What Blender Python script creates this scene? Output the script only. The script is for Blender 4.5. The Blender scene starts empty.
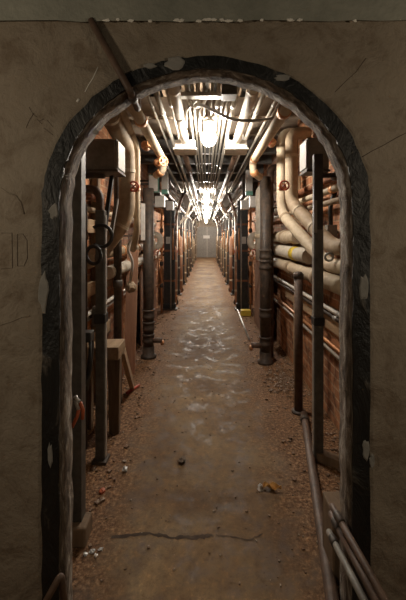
import bpy, math, random
from mathutils import Vector, Matrix
random.seed(11)
S = bpy.context.scene
COL = S.collection
EYE = 1.4
F = 340.0
def W(px, py, d):
    """a point of the place at distance d whose direction was measured from the photograph"""
    return Vector(((px - 206) * d / F, d, EYE - (py - 236) * d / F))
V = lambda *a: Vector(a)

# ------------------------------------------------------------------ materials
def newmat(name):
    m = bpy.data.materials.new(name); m.use_nodes = True
    nt = m.node_tree; b = nt.nodes['Principled BSDF']
    return m, nt, b
def node(nt, t, **kw):
    n = nt.nodes.new(t)
    for k, v in kw.items(): setattr(n, k, v)
    return n
def c4(c): return (c[0], c[1], c[2], 1)
def ramp(nt, src, stops):
    r = node(nt, 'ShaderNodeValToRGB')
    el = r.color_ramp.elements
    while len(el) < len(stops): el.new(0.5)
    for e, (p, c) in zip(el, stops):
        e.position = p; e.color = c4(c) if len(c) == 3 else c
    nt.links.new(src, r.inputs[0]); return r.outputs[0]
def noise(nt, vec, scale, detail=6, rough=.6, dist=0):
    n = node(nt, 'ShaderNodeTexNoise'); n.inputs['Scale'].default_value = scale
    n.inputs['Detail'].default_value = detail; n.inputs['Roughness'].default_value = rough
    n.inputs['Distortion'].default_value = dist
    nt.links.new(vec, n.inputs['Vector']); return n.outputs['Fac']
def mixc(nt, fac, a, b):
    m = node(nt, 'ShaderNodeMix'); m.data_type = 'RGBA'
    for sock, v in ((m.inputs[0], fac), (m.inputs[6], a), (m.inputs[7], b)):
        if hasattr(v, 'links'): nt.links.new(v, sock)
        elif isinstance(v, (int, float)): sock.default_value = v
        else: sock.default_value = c4(v)
    return m.outputs[2]
def coords(nt, scale=(1, 1, 1), world=True):
    if world:
        g = node(nt, 'ShaderNodeNewGeometry').outputs['Position']
    else:
        g = node(nt, 'ShaderNodeTexCoord').outputs['Object']
    mp = node(nt, 'ShaderNodeMapping'); mp.inputs['Scale'].default_value = scale
    nt.links.new(g, mp.inputs['Vector']); return mp.outputs[0]
def bump(nt, b, h, strength, dist=.02):
    n = node(nt, 'ShaderNodeBump'); n.inputs['Strength'].default_value = strength
    n.inputs['Distance'].default_value = dist
    nt.links.new(h, n.inputs['Height']); nt.links.new(n.outputs[0], b.inputs['Normal'])
def mottled(name, stops, scale, rough=.7, metal=0, bmp=.3, stretch=(1, 1, 1), dist=0, detail=6, bd=.01, spec=None):
    m, nt, b = newmat(name)
    v = coords(nt, stretch)
    f = noise(nt, v, scale, detail, .65, dist)
    nt.links.new(ramp(nt, f, stops), b.inputs['Base Color'])
    b.inputs['Roughness'].default_value = rough; b.inputs['Metallic'].default_value = metal
    if spec is not None: b.inputs['Specular IOR Level'].default_value = spec
    if bmp: bump(nt, b, f, bmp, bd)
    return m
M = {}
def two(name, a, b_, scale=18, **kw):
    M[name] = mottled(name, [(.34, a), (.66, b_)], scale, **kw)
two('cream', (.46, .36, .25), (.60, .50, .36), rough=.6)
two('white_wrap', (.50, .44, .35), (.64, .58, .49), rough=.6)
two('tan_wrap', (.30, .215, .135), (.42, .32, .215), rough=.65)
two('conduit', (.34, .31, .26), (.50, .46, .40), rough=.65, bmp=.05)
two('bright_conduit', (.62, .57, .49), (.78, .74, .67), rough=.4, bmp=.05)
two('galv', (.34, .33, .31), (.52, .50, .47), rough=.38, metal=.5, bmp=.05)
two('iron', (.035, .028, .024), (.10, .07, .05), rough=.55, bmp=.4)
two('brown_iron', (.07, .042, .028), (.15, .09, .06), rough=.6, bmp=.4)
two('rust', (.16, .06, .03), (.30, .12, .05), rough=.8, bmp=.5)
two('black', (.010, .010, .010), (.028, .026, .024), rough=.5, bmp=.2)
two('black_steel', (.014, .013, .012), (.04, .034, .03), rough=.45, bmp=.2)
two('grey_steel', (.10, .095, .088), (.20, .19, .175), rough=.5, bmp=.15)
two('steel', (.07, .066, .06), (.13, .12, .105), rough=.5, metal=.3, bmp=.1)
two('greybox', (.16, .145, .125), (.25, .23, .20), rough=.55, bmp=.1)
two('palebox', (.52, .49, .45), (.64, .61, .57), rough=.5, bmp=.05)
two('green', (.09, .26, .20), (.15, .36, .28), rough=.5, bmp=.05)
two('red', (.40, .05, .03), (.55, .10, .05), rough=.5, bmp=.05)
two('orange', (.42, .09, .03), (.55, .13, .05), rough=.5, bmp=.05)
two('yellow', (.65, .45, .04), (.78, .58, .08), rough=.5, bmp=.05)
two('copper', (.45, .20, .09), (.62, .32, .15), rough=.45, metal=.4, bmp=.1)
M['deck'] = mottled('deck', [(.25, (.13, .085, .05)), (.7, (.30, .22, .145))], 14, rough=.75, stretch=(1, .12, 1), dist=1.5)
M['wood'] = mottled('wood', [(.25, (.24, .15, .08)), (.7, (.46, .32, .19))], 14, rough=.75, stretch=(1, .12, 1), dist=1.5)
M['old_wood'] = mottled('old_wood', [(.25, (.12, .08, .05)), (.7, (.26, .18, .11))], 14, rough=.8, stretch=(1, 1, .12), dist=1.5)
M['plank'] = mottled('plank', [(.25, (.34, .17, .10)), (.7, (.52, .30, .20))], 12, rough=.8, stretch=(1, 1, .12), dist=1.2)
M['panel_board'] = mottled('panel_board', [(.3, (.17, .08, .045)), (.7, (.27, .145, .085))], 6, rough=.75, stretch=(1, 1, .3), dist=.8)
M['beamwood'] = mottled('beamwood', [(.3, (.16, .12, .085)), (.7, (.32, .26, .20))], 10, rough=.8, stretch=(.15, 1, 1), dist=1)
M['leaf'] = mottled('leaf', [(.3, (.50, .26, .07)), (.7, (.70, .42, .15))], 40, rough=.7)
M['pebble'] = mottled('pebble', [(.3, (.10, .07, .05)), (.7, (.22, .17, .13))], 40, rough=.9)
M['chip'] = mottled('chip', [(.3, (.14, .08, .05)), (.43, (.27, .165, .10)), (.52, (.16, .10, .065)), (.62, (.55, .46, .37))], 60, rough=.9, bmp=0)
M['foil'] = mottled('foil', [(.3, (.7, .7, .7)), (.7, (.85, .85, .85))], 30, rough=.35, metal=.3)
M['whitepaint'] = mottled('whitepaint', [(.3, (.70, .66, .58)), (.7, (.85, .82, .75))], 30, rough=.7)
M['pencil'] = mottled('pencil', [(.3, (.05, .03, .02)), (.7, (.09, .06, .04))], 30, rough=.9)
M['patch'] = mottled('patch', [(.3, (.20, .19, .17)), (.7, (.31, .29, .26))], 20, rough=.9, bmp=.5)

def plaster():
    m, nt, b = newmat('plaster')
    v = coords(nt)
    n1 = noise(nt, v, 1.6, 4, .6, .4); n2 = noise(nt, v, 9, 8, .7, .3); n3 = noise(nt, v, 60, 4, .6)
    base = ramp(nt, n1, [(.3, (.22, .175, .125)), (.7, (.33, .275, .21))])
    spots = ramp(nt, n2, [(.36, (.60, .52, .44)), (.52, (1, 1, 1)), (.70, (1.0, .97, .92))])
    mm = node(nt, 'ShaderNodeMix'); mm.data_type = 'RGBA'; mm.blend_type = 'MULTIPLY'; mm.inputs[0].default_value = .8
    nt.links.new(base, mm.inputs[6]); nt.links.new(spots, mm.inputs[7])
    nt.links.new(mm.outputs[2], b.inputs['Base Color']); b.inputs['Roughness'].default_value = .75
    a1 = node(nt, 'ShaderNodeMath'); a1.operation = 'MULTIPLY_ADD'; a1.inputs[1].default_value = 1.0
    nt.links.new(n2, a1.inputs[0]); nt.links.new(n1, a1.inputs[2])
    a2 = node(nt, 'ShaderNodeMath'); a2.operation = 'MULTIPLY_ADD'; a2.inputs[1].default_value = .12
    nt.links.new(n3, a2.inputs[0]); nt.links.new(a1.outputs[0], a2.inputs[2])
    bump(nt, b, a2.outputs[0], .6, .03)
    return m
M['plaster'] = plaster()
M['reveal'] = mottled('reveal', [(.36, (.045, .032, .022)), (.47, (.12, .088, .062)), (.55, (.20, .155, .115)), (.64, (.38, .34, .29))], 26, rough=.85, stretch=(1, 1, .4), bmp=1, dist=.5, bd=.03, detail=10)
M['tar'] = mottled('tar', [(.40, (.006, .006, .0055)), (.60, (.013, .012, .010)), (.66, (.07, .06, .048)), (.74, (.17, .15, .125))], 9, rough=.55, stretch=(1, 1, .5), bmp=.9, dist=.7, bd=.03)
M['beam_paint'] = mottled('beam_paint', [(.3, (.22, .22, .18)), (.7, (.33, .32, .265))], 7, rough=.8, bmp=.8, bd=.02)
M['tray'] = mottled('tray', [(.35, (.025, .022, .02)), (.7, (.09, .075, .06))], 5, rough=.6, metal=0)

def floor_mat():
    m, nt, b = newmat('floor_concrete')
    v = coords(nt)
    n1 = noise(nt, v, 1.3, 6, .65, .5); n2 = noise(nt, v, 7, 12, .78, .3); n3 = noise(nt, v, 55, 8, .75)
    path = ramp(nt, n1, [(.36, (.135, .078, .038)), (.5, (.21, .142, .078)), (.64, (.31, .235, .14))])
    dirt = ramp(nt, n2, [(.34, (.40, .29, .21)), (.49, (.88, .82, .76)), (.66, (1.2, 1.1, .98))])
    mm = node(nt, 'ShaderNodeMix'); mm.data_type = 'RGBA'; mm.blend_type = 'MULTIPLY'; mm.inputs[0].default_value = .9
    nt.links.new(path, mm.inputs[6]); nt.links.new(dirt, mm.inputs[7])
    # dirt gathers along both walls: redder and rougher there
    sx = node(nt, 'ShaderNodeSeparateXYZ'); nt.links.new(v, sx.inputs[0])
    ab = node(nt, 'ShaderNodeMath'); ab.operation = 'ABSOLUTE'; nt.links.new(sx.outputs[0], ab.inputs[0])
    ad = node(nt, 'ShaderNodeMath'); ad.operation = 'MULTIPLY_ADD'; ad.inputs[1].default_value = .9
    nt.links.new(n2, ad.inputs[0]); nt.links.new(ab.outputs[0], ad.inputs[2])
    edge = ramp(nt, ad.outputs[0], [(.76, (0, 0, 0)), (1.02, (1, 1, 1))])
    red = ramp(nt, n3, [(.38, (.045, .024, .013)), (.5, (.185, .095, .046)), (.62, (.42, .275, .165))])
    col = mixc(nt, edge, mm.outputs[2], red)
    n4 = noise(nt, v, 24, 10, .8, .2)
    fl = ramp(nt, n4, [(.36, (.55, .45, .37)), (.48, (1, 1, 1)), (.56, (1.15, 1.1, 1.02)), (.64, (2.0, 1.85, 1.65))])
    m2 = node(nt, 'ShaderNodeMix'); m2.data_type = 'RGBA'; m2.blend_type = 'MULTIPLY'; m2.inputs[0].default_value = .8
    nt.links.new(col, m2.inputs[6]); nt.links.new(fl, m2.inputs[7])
    nt.links.new(m2.outputs[2], b.inputs['Base Color'])
    rr = ramp(nt, n2, [(.36, (.42, .42, .42)), (.52, (.82, .82, .82))])
    rm = mixc(nt, edge, rr, (.9, .9, .9))
    nt.links.new(rm, b.inputs['Roughness'])
    a2 = node(nt, 'ShaderNodeMath'); a2.operation = 'MULTIPLY_ADD'; a2.inputs[1].default_value = 1.2
    nt.links.new(n3, a2.inputs[0]); nt.links.new(n2, a2.inputs[2])
    b.inputs['Specular IOR Level'].default_value = .35
    bump(nt, b, a2.outputs[0], .22, .005)
    return m
M['floor'] = floor_mat()

def brick_mat():
    m, nt, b = newmat('brick')
    g = node(nt, 'ShaderNodeNewGeometry').outputs['Position']
    sx = node(nt, 'ShaderNodeSeparateXYZ'); nt.links.new(g, sx.inputs[0])
    cx = node(nt, 'ShaderNodeCombineXYZ'); nt.links.new(sx.outputs[1], cx.inputs[0]); nt.links.new(sx.outputs[2], cx.inputs[1])
    br = node(nt, 'ShaderNodeTexBrick')
    for k, v in (('Scale', 1), ('Brick Width', .21), ('Row Height', .072), ('Mortar Size', .007), ('Mortar Smooth', .3), ('Bias', -.1)):
        br.inputs[k].default_value = v
    br.inputs['Color1'].default_value = (.50, .235, .115, 1)
    br.inputs['Color2'].default_value = (.30, .125, .058, 1)
    br.inputs['Mortar'].default_value = (.48, .33, .21, 1)
    nt.links.new(cx.outputs[0], br.inputs['Vector'])
    n = noise(nt, g, 7, 6, .7, .5)
    d = ramp(nt, n, [(.36, (.32, .27, .23)), (.5, (.9, .88, .85)), (.62, (1.3, 1.3, 1.25))])
    mm = node(nt, 'ShaderNodeMix'); mm.data_type = 'RGBA'; mm.blend_type = 'MULTIPLY'; mm.inputs[0].default_value = 1
    nt.links.new(br.outputs['Color'], mm.inputs[6]); nt.links.new(d, mm.inputs[7])
    nt.links.new(mm.outputs[2], b.inputs['Base Color']); b.inputs['Roughness'].default_value = .85
    inv = node(nt, 'ShaderNodeMath'); inv.operation = 'SUBTRACT'; nt.links.new(n, inv.inputs[0]); nt.links.new(br.outputs['Fac'], inv.inputs[1])
    bump(nt, b, inv.outputs[0], .6, .01)
    return m
M['brick'] = brick_mat()

def lamp_mat(name, power):
    m, nt, b = newmat(name)
    b.inputs['Base Color'].default_value = (.9, .9, .88, 1)
    b.inputs['Emission Color'].default_value = (1, .91, .79, 1)
    b.inputs['Emission Strength'].default_value = power
    return m
M['bulb'] = lamp_mat('bulb_glow', 640)
M['weak_bulb'] = lamp_mat('weak_bulb_glow', 300)

# ------------------------------------------------------------------ mesh builder
class MB:
    def __init__(self): self.v = []; self.f = []; self.s = []; self.mi = []
    def add(self, vs, fs, smooth=False, mi=0):
        o = len(self.v); self.v += [Vector(p) for p in vs]
        for f in fs: self.f.append([i + o for i in f]); self.s.append(smooth); self.mi.append(mi)
        return self
    def box(self, c, s, rot=None, taper=1.0):
        c = Vector(c); h = Vector(s) / 2; vs = []
        for z in (-1, 1):
            t = 1.0 if z > 0 else taper
            for x, y in ((-1, -1), (1, -1), (1, 1), (-1, 1)):
                p = Vector((x * h.x * t, y * h.y * t, z * h.z))
                vs.append(c + (rot @ p if rot else p))
        return self.add(vs, [(3, 2, 1, 0), (4, 5, 6, 7), (0, 1, 5, 4), (1, 2, 6, 5), (2, 3, 7, 6), (3, 0, 4, 7)])
    def bar(self, a, b, w, h):
        """square bar between two points"""
        a, b = Vector(a), Vector(b); d = b - a; q = d.to_track_quat('Z', 'Y').to_matrix()
        return self.box((a + b) / 2, (w, h, d.length), q)
    def tube(self, pts, r, n=12, caps=True):
        pts = [Vector(p) for p in pts]; k = len(pts)
        rs = r if isinstance(r, (list, tuple)) else [r] * k
        t0 = (pts[1] - pts[0]).normalized()
        up = Vector((0, 0, 1)) if abs(t0.z) < .9 else Vector((0, 1, 0))
        u = t0.cross(up).normalized(); prev = t0; vs = []
        for i, p in enumerate(pts):
            t = (pts[min(i + 1, k - 1)] - pts[max(i - 1, 0)]).normalized()
            u = prev.rotation_difference(t) @ u; u = (u - t * u.dot(t)).normalized(); prev = t
            w = t.cross(u)
            for j in range(n):
                a = 2 * math.pi * j / n
                vs.append(p + (u * math.cos(a) + w * math.sin(a)) * rs[i])
        fs = [(i * n + j, i * n + (j + 1) % n, (i + 1) * n + (j + 1) % n, (i + 1) * n + j) for i in range(k - 1) for j in range(n)]
        self.add(vs, fs, True)
        if caps:
            o = len(self.v) - k * n
            self.f.append([o + j for j in reversed(range(n))]); self.s.append(False); self.mi.append(0)
            self.f.append([o + (k - 1) * n + j for j in range(n)]); self.s.append(False); self.mi.append(0)
        return self
    def ring(self, c, axis, R, r, n=20, m=8):
        axis = Vector(axis).normalized(); q = axis.to_track_quat('Z', 'Y')
        vs = []; c = Vector(c)
        for i in range(n):
            a = 2 * math.pi * i / n
            for j in range(m):
                b = 2 * math.pi * j / m
                vs.append(c + q @ Vector(((R + r * math.cos(b)) * math.cos(a), (R + r * math.cos(b)) * math.sin(a), r * math.sin(b))))
        fs = [(i * m + j, ((i + 1) % n) * m + j, ((i + 1) % n) * m + (j + 1) % m, i * m + (j + 1) % m) for i in range(n) for j in range(m)]
        return self.add(vs, fs, True)
    def lathe(self, c, prof, n=16, axis=(0, 0, 1)):
        q = Vector(axis).to_track_quat('Z', 'Y'); c = Vector(c); vs = []
        for r, z in prof:
            for j in range(n):
                a = 2 * math.pi * j / n
                vs.append(c + q @ Vector((r * math.cos(a), r * math.sin(a), z)))
        fs = [(i * n + j, i * n + (j + 1) % n, (i + 1) * n + (j + 1) % n, (i + 1) * n + j) for i in range(len(prof) - 1) for j in range(n)]
        return self.add(vs, fs, True)
    def blob(self, c, s, seed=0, amp=.25, n=8, m=6):
        rnd = random.Random(seed); c = Vector(c); vs = []; 
        for i in range(m + 1):
            th = math.pi * i / m
            for j in range(n):
                a = 2 * math.pi * j / n; k = 1 + rnd.uniform(-amp, amp)
                vs.append(c + Vector((s[0] * math.sin(th) * math.cos(a) * k, s[1] * math.sin(th) * math.sin(a) * k, s[2] * math.cos(th) * k)))
        fs = [(i * n + j, (i + 1) * n + j, (i + 1) * n + (j + 1) % n, i * n + (j + 1) % n) for i in range(m) for j in range(n)]
        return self.add(vs, fs, False)
    def build(self, name, mat, parent=None, origin=None, bevel=0, mats=None):
        o3 = Vector(origin) if origin is not None else Vector((0, 0, 0))
        if parent is not None:
            w = Vector(parent.location); p = parent.parent
            while p: w = w + p.location; p = p.parent
            o3 = w
        me = bpy.data.meshes.new(name)
        me.from_pydata([tuple(p - o3) for p in self.v], [], self.f)
        me.polygons.foreach_set('use_smooth', self.s)
        for mm in (mats or [mat]): me.materials.append(M[mm])
        me.polygons.foreach_set('material_index', self.mi); me.update()
        ob = bpy.data.objects.new(name, me); COL.objects.link(ob)
        if parent is not None: ob.parent = parent
        else: ob.location = o3
        if bevel:
            b = ob.modifiers.new('edge', 'BEVEL'); b.width = bevel; b.segments = 2; b.limit_method = 'ANGLE'
        return ob
def fillet(pts, R, n=6):
    pts = [Vector(p) for p in pts]; out = [pts[0]]
    for a, b, c in zip(pts, pts[1:], pts[2:]):
        r = min(R, (b - a).length * .49, (c - b).length * .49)
        p, q = b + (a - b).normalized() * r, b + (c - b).normalized() * r
        for i in range(n + 1):
            t = i / n; out.append(p * (1 - t) ** 2 + b * 2 * t * (1 - t) + q * t * t)
    out.append(pts[-1]); return out
def tag(o, label, cat, group=None, kind=None):
    o['label'] = label; o['category'] = cat
    if group: o['group'] = group
    if kind: o['kind'] = kind
    return o
def thing(name, label, cat, loc, group=None):
    o = bpy.data.objects.new(name, None); COL.objects.link(o); o.location = loc; o.empty_display_size = .05
    return tag(o, label, cat, group)
def struct(o): o['kind'] = 'structure'; return o

NTH = ['nearest', 'second', 'third', 'fourth', 'fifth', 'sixth', 'seventh', 'eighth', 'ninth', 'tenth', 'eleventh', 'twelfth', 'thirteenth', 'fourteenth', 'fifteenth']
def nth(k): return 'nearest to the arch' if k == 0 else NTH[k] + ' from the arch'
SIDE = {-1: 'left', 1: 'right'}

def pipe_run(name, label, cat, pts, r, mat, group=None, bend=.08, couple=(), cmat=None, cname='coupling', cr=1.25, cl=.06, n=12, seams=None):
    """a pipe as one thing: body plus a child for each coupling; couple = distances along the path"""
    pts = [Vector(p) for p in pts]
    low = min(pts, key=lambda p: p.z)
    t = thing(name, label, cat, low, group)
    path = fillet(pts, bend)
    MB().tube(path, r, n).build('pipe', mat, t)
    L = [0]
    for a, b in zip(path, path[1:]): L.append(L[-1] + (b - a).length)
    for s in couple:
        if s < 0: s += L[-1]
        for i in range(len(path) - 1):
            if L[i] <= s <= L[i + 1] and (path[i + 1] - path[i]).length > 1e-5:
                d = (path[i + 1] - path[i]).normalized(); p = path[i] + d * (s - L[i])
                MB().tube([p - d * cl / 2, p - d * cl * .35, p + d * cl * .35, p + d * cl / 2], [r * 1.08, r * cr, r * cr, r * 1.08], n).build(cname, cmat or mat, t)
                break
    return t

# ------------------------------------------------------------------ the setting
D0, D1, END = 1.20, 1.31, 22.3
XL, XR, CEIL = -.97, .95, 2.66
A, SPR, RISE = .515, 1.52, .468
def arch(off=0.0, seed=None, amp=0.0, nside=22, ntop=56):
    rnd = random.Random(seed); P = []
    a, h = A + off, RISE + off
    for i in range(nside): P.append((-a, SPR * i / nside))
    for i in range(ntop + 1):
        t = math.pi * i / ntop; g = 1 - .3 * math.sin(t)
        P.append((-(A + off * g) * math.cos(t), SPR + (RISE + off * g) * math.sin(t)))
    for i in range(nside - 1, -1, -1): P.append((a, SPR * i / nside))
    if amp:
        Q = []
        for i, (x, z) in enumerate(P):
            cx, cz = 0, min(z, SPR); l = math.hypot(x - cx, z - cz) or 1
            k = rnd.uniform(-amp, amp); Q.append((x + (x - cx) / l * k, z + (z - cz) / l * k))
        P = Q
    return P
def front_wall():
    mb = MB(); P = arch(0, 3, .004); n = len(P); XO, ZO = 2.6, 3.0
    def outer(x, z, i):
        if i == 0: return (-XO, 0)
        if i == n - 1: return (XO, 0)
        if z < SPR: return (-XO if x < 0 else XO, z)
        ang = math.atan2(z - SPR, x); c, s = math.cos(ang), math.sin(ang)
        k = min(XO / abs(c) if abs(c) > 1e-6 else 1e9, (ZO - SPR) / s if s > 1e-6 else 1e9)
        return (c * k, SPR + s * k)
    O = [outer(x, z, i) for i, (x, z) in enumerate(P)]
    # make sure both corners are met
    best = min(range(n), key=lambda i: (O[i][0] + XO) ** 2 + (O[i][1] - ZO) ** 2); O[best] = (-XO, ZO)
    best = min(range(n), key=lambda i: (O[i][0] - XO) ** 2 + (O[i][1] - ZO) ** 2); O[best] = (XO, ZO)
    rows = [[(x, D0, z) for x, z in O], [(x, D0, z) for x, z in P], [(x, D1, z) for x, z in P], [(x, D1, z) for x, z in O]]
    vs = sum(rows, [])
    for k in range(3):
        fs = [(k * n + i, k * n + i + 1, (k + 1) * n + i + 1, (k + 1) * n + i) for i in range(n - 1)]
        if k == 0: mb.add(vs, fs, False, 0)
        else:
            for f in fs: mb.f.append(list(f)); mb.s.append(k == 1); mb.mi.append(1 if k == 1 else 0)
    w = struct(mb.build('wall_front', None, mats=['plaster', 'reveal']))
    # tar band round the opening, with its own thickness
    tb = MB(); I = arch(.001, 5, .003); Oo = arch(.062, 8, .0035); m = len(I)
    vs = [(x, D0, z) for x, z in I] + [(x, D0 - .007, z) for x, z in I] + [(x, D0 - .007, z) for x, z in Oo] + [(x, D0, z) for x, z in Oo]
    tb.add(vs, [(k * m + i, k * m + i + 1, (k + 1) * m + i + 1, (k + 1) * m + i) for k in range(3) for i in range(m - 1)])
    t = struct(tb.build('trim_1', 'tar'))
    # pale filler patches on band and wall
    def patch(px, py, w_, h_, seed, dd=D0 - .008, mat='patch'):
        rnd = random.Random(seed); c = W(px, py, dd); k = dd / F; ring = []
        for j in range(14):
            a = 2 * math.pi * j / 14; q = rnd.uniform(.65, 1.1)
            ring.append((c.x + math.cos(a) * w_ * k * q, c.z + math.sin(a) * h_ * k * q))
        b = MB(); vs = [(x, dd, z) for x, z in ring] + [(c.x + (x - c.x) * .8, dd - .003, c.z + (z - c.z) * .8) for x, z in ring]
        b.add(vs, [(j, (j + 1) % 14, 14 + (j + 1) % 14, 14 + j) for j in range(14)] + [tuple(range(14, 28))])
        b.build('plaster_patch', mat, t)
    for i, a in enumerate([(44, 290, 6, 22), (54, 211, 6, 9), (176, 63, 13, 7), (366, 450, 4, 11), (372, 462, 3, 8), (364, 288, 5, 14),
                           (282, 78, 9, 3.5), (150, 66, 8, 3), (50, 455, 3, 14), (96, 132, 4, 3)]):
        patch(*a, seed=30 + i)
    # pencil figures and scratches on the left of the wall
    def scratch(name, pts, r, mat='pencil'):
        MB().tube([W(x, y, D0 - .0005) for x, y in pts], r, 5).build(name, mat, w)
    scratch('pencil_mark', [(1, 233), (12, 233), (12.5, 268), (1, 269)], .0009)
    scratch('pencil_mark', [(17.5, 266), (17.5, 234), (23, 234), (27, 240), (27.5, 258), (24, 266), (17.5, 266)], .0009)
    for pts in ([(29, 107), (33, 114), (37, 117)], [(34, 113), (29, 121), (26, 128)], [(37, 119), (42, 124)], [(47, 120), (53, 127)], [(44, 128), (53, 135)], [(39, 121), (44, 119)]):
        scratch('pencil_mark', pts, .0007)
    scratch('scratch', [(98, 67), (93, 78), (88, 86), (85, 92)], .0016, 'whitepaint')
    scratch('scratch', [(79, 99), (77, 102)], .0045, 'whitepaint')
    scratch('crack', [(362, 157), (372, 151), (384, 145), (396, 138), (410, 131)], .0011)
    scratch('crack', [(335, 92), (345, 82), (356, 72), (366, 58)], .0008)
    scratch('ridge', [(0, 188), (8, 193), (16, 196), (21, 203), (24, 214)], .003, 'plaster')
    scratch('ridge', [(0, 325), (10, 322), (22, 317), (30, 316)], .002, 'plaster')
    return w
front_wall()
# lintel beam above the opening, rough lower edge with chipped paint
def lintel():
    b = MB(); rnd = random.Random(4); n = 60; zb = W(0, 21, 1.184).z
    xs = [-2.6 + 5.2 * i / n for i in range(n + 1)]; lo = [zb + rnd.uniform(-.004, .004) for _ in xs]
    vs = [(x, 1.184, 3) for x in xs] + [(x, 1.184, z) for x, z in zip(xs, lo)] + [(x, D0, z + .012) for x, z in zip(xs, lo)]
    m = n + 1
    b.add(vs, [(k * m + i, k * m + i + 1, (k + 1) * m + i + 1, (k + 1) * m + i) for k in range(2) for i in range(n)])
    t = struct(b.build('trim_2', 'beam_paint'))
    for i, (px, l) in enumerate([(131, 3), (177, 4), (181, 3), (199, 3), (207, 5), (213, 4), (222, 3), (229, 5), (240, 3), (262, 2), (290, 4), (300, 3), (107, 4), (118, 2), (355, 2), (150, 2)]):
        c = W(px, 20.5 + rnd.uniform(-1, .6), 1.183)
        MB().blob(c, (l * .0034, .003, .0045), seed=i, amp=.4).build('paint_chip', 'whitepaint', t)
lintel()
def slab(name, lo, hi, mat):
    lo, hi = Vector(lo), Vector(hi)
    return struct(MB().box((lo + hi) / 2, hi - lo).build(name, mat))
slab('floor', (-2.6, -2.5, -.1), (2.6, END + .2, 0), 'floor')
slab('wall_left', (XL - .2, D1, 0), (XL, END, CEIL), 'brick')
slab('wall_right', (XR, D1, 0), (XR + .2, END, CEIL), 'brick')
slab('wall_back', (XL - .2, END, 0), (XR + .2, END + .2, CEIL), 'plaster')
# ceiling: a dark deck with a skin of spaced boards running along the passage
cb = MB().box((0, (D1 + END) / 2, CEIL + .06), (XR - XL + .4, END - D1, .10))
for i in range(24):
    x = XL + .06 + i * .08
    for y0 in range(4):
        ya, yb = D1 + y0 * 5.25, D1 + (y0 + 1) * 5.25 - .01
        cb.box((x + random.uniform(-.008, .008), (ya + yb) / 2, CEIL - .01 + random.uniform(-.006, .004)), (.034, yb - ya, .05))
o = struct(cb.build('ceiling', 'deck'))
o.data.materials.append(M['tray'])
o.data.polygons.foreach_set('material_index', [1 if i < 6 else 0 for i in range(len(o.data.polygons))])
# near room behind the camera: only floor, this wall and two added fill lights matter
# door in the far wall
def far_door():
    t = thing('door_1', '', '', (0, END, 0)); t['kind'] = 'structure'
    del t['label']; del t['category']
    MB().box((-.22, END - .03, 1.0), (.56, .05, 2.0)).build('door_leaf', 'greybox', t, bevel=.006)
    MB().box((.36, END - .03, 1.0), (.56, .05, 2.0)).build('door_leaf', 'greybox', t, bevel=.006)
    MB().box((.07, END - .06, 1.0), (.035, .03, 2.0)).build('meeting_rail', 'conduit', t)
    MB().box((-.53, END - .03, 1.02), (.07, .08, 2.04)).build('door_jamb', 'greybox', t)
    MB().box((.67, END - .03, 1.02), (.07, .08, 2.04)).build('door_jamb', 'greybox', t)
    s = MB().box((.03, END - .075, 1.34), (.42, .01, .2)).build('sign', 'palebox', origin=(.03, END - .07, 1.24))
    tag(s, 'small blank white sign fixed on the grey doors at the far end', 'sign')
far_door()

# ------------------------------------------------------------------ ceiling of the passage
beams = [2.45, 3.03, 3.55, 4.35, 4.95, 5.67, 6.6, 7.7, 8.9, 10.3, 11.8, 13.4, 15.2, 17.2, 19.5]
for k, d in enumerate(beams):
    if k == 0: continue
    dark = k >= 3
    lab = ('grey steel' if dark else 'grey brown wooden') + ' beam crossing under the ceiling boards, ' + nth(k - 1)
    b = MB().box((0, d, EYE + 1.05 + .0875), (XR - XL, .075, .175)).build('ceiling_beam', 'grey_steel' if dark else 'beamwood', origin=(0, d, EYE + 1.05), bevel=.004)
    tag(b, lab, 'beam', 'beams under the ceiling')
# conduits along the ceiling
cx = [-.56, -.43, -.36, -.27, -.135, -.095, -.055, -.015, .045, .085, .125, .165, .21, .37, .42, .52, .58]
rr = [.018, .012, .022, .014, .013, .011, .014, .010, .010, .014, .011, .013, .018, .014, .02, .012, .018]
names = ['slim pale conduit hung under the ceiling, %s counting from the left wall' % w for w in ['first', 'second', 'third', 'fourth', 'fifth', 'sixth', 'seventh', 'eighth', 'ninth', 'tenth', 'eleventh', 'twelfth', 'thirteenth', 'fourteenth', 'fifteenth', 'sixteenth', 'seventeenth']]
for k, (x, r) in enumerate(zip(cx, rr)):
    z = EYE + 1.05 - r - (.0 if k % 3 else .03)
    pipe_run('ceiling_conduit', names[k], 'conduit', [(x, D1 + .01, z), (x, END - .02, z)], r, 'conduit', 'conduits under the ceiling', couple=(1.3 + .1 * (k % 3), 3.6, 7.5), cmat='galv', cl=.04, n=8)
# two thick lagged pipes ending in pale boxes
for s, x, lab in ((-1, -.195, 'left'), (1, .285, 'right')):
    pipe_run('lagged_pipe', 'thick white lagged ceiling pipe running into the %s pale hanger box' % lab, 'pipe', [(x, D1 + .01, EYE + .90), (x, 3.142, EYE + .88)], .036, 'white_wrap', couple=(.75, 1.2), cmat='cream', cl=.03, cr=1.1)
    t = thing('hanger_box', 'pale metal box below the ceiling on the %s of the first bulb' % lab, 'box', (x, 3.25, EYE + .80))
    MB().box((x, 3.25, EYE + .845), (.19, .22, .085)).build('box', 'palebox', t, bevel=.005)
    MB().box((x, 3.25, EYE + .807), (.215, .245, .012)).build('flange', 'conduit', t)
    for q in (-1, 1): MB().tube([(x + q * .07, 3.25, EYE + .885), (x + q * .07, 3.25, CEIL - .02)], .006, 6).build('hanger_rod', 'galv', t)
    pipe_run('ceiling_pipe', 'dark pipe leaving the back of the %s pale hanger box' % lab, 'pipe', [(x + s * .02, 3.37, EYE + .83), (x + s * .02, 4.6, EYE + .84), (x + s * .02, 8.0, EYE + .86)], .03, 'brown_iron', couple=(.9, 2.0), cmat='iron')
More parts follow.
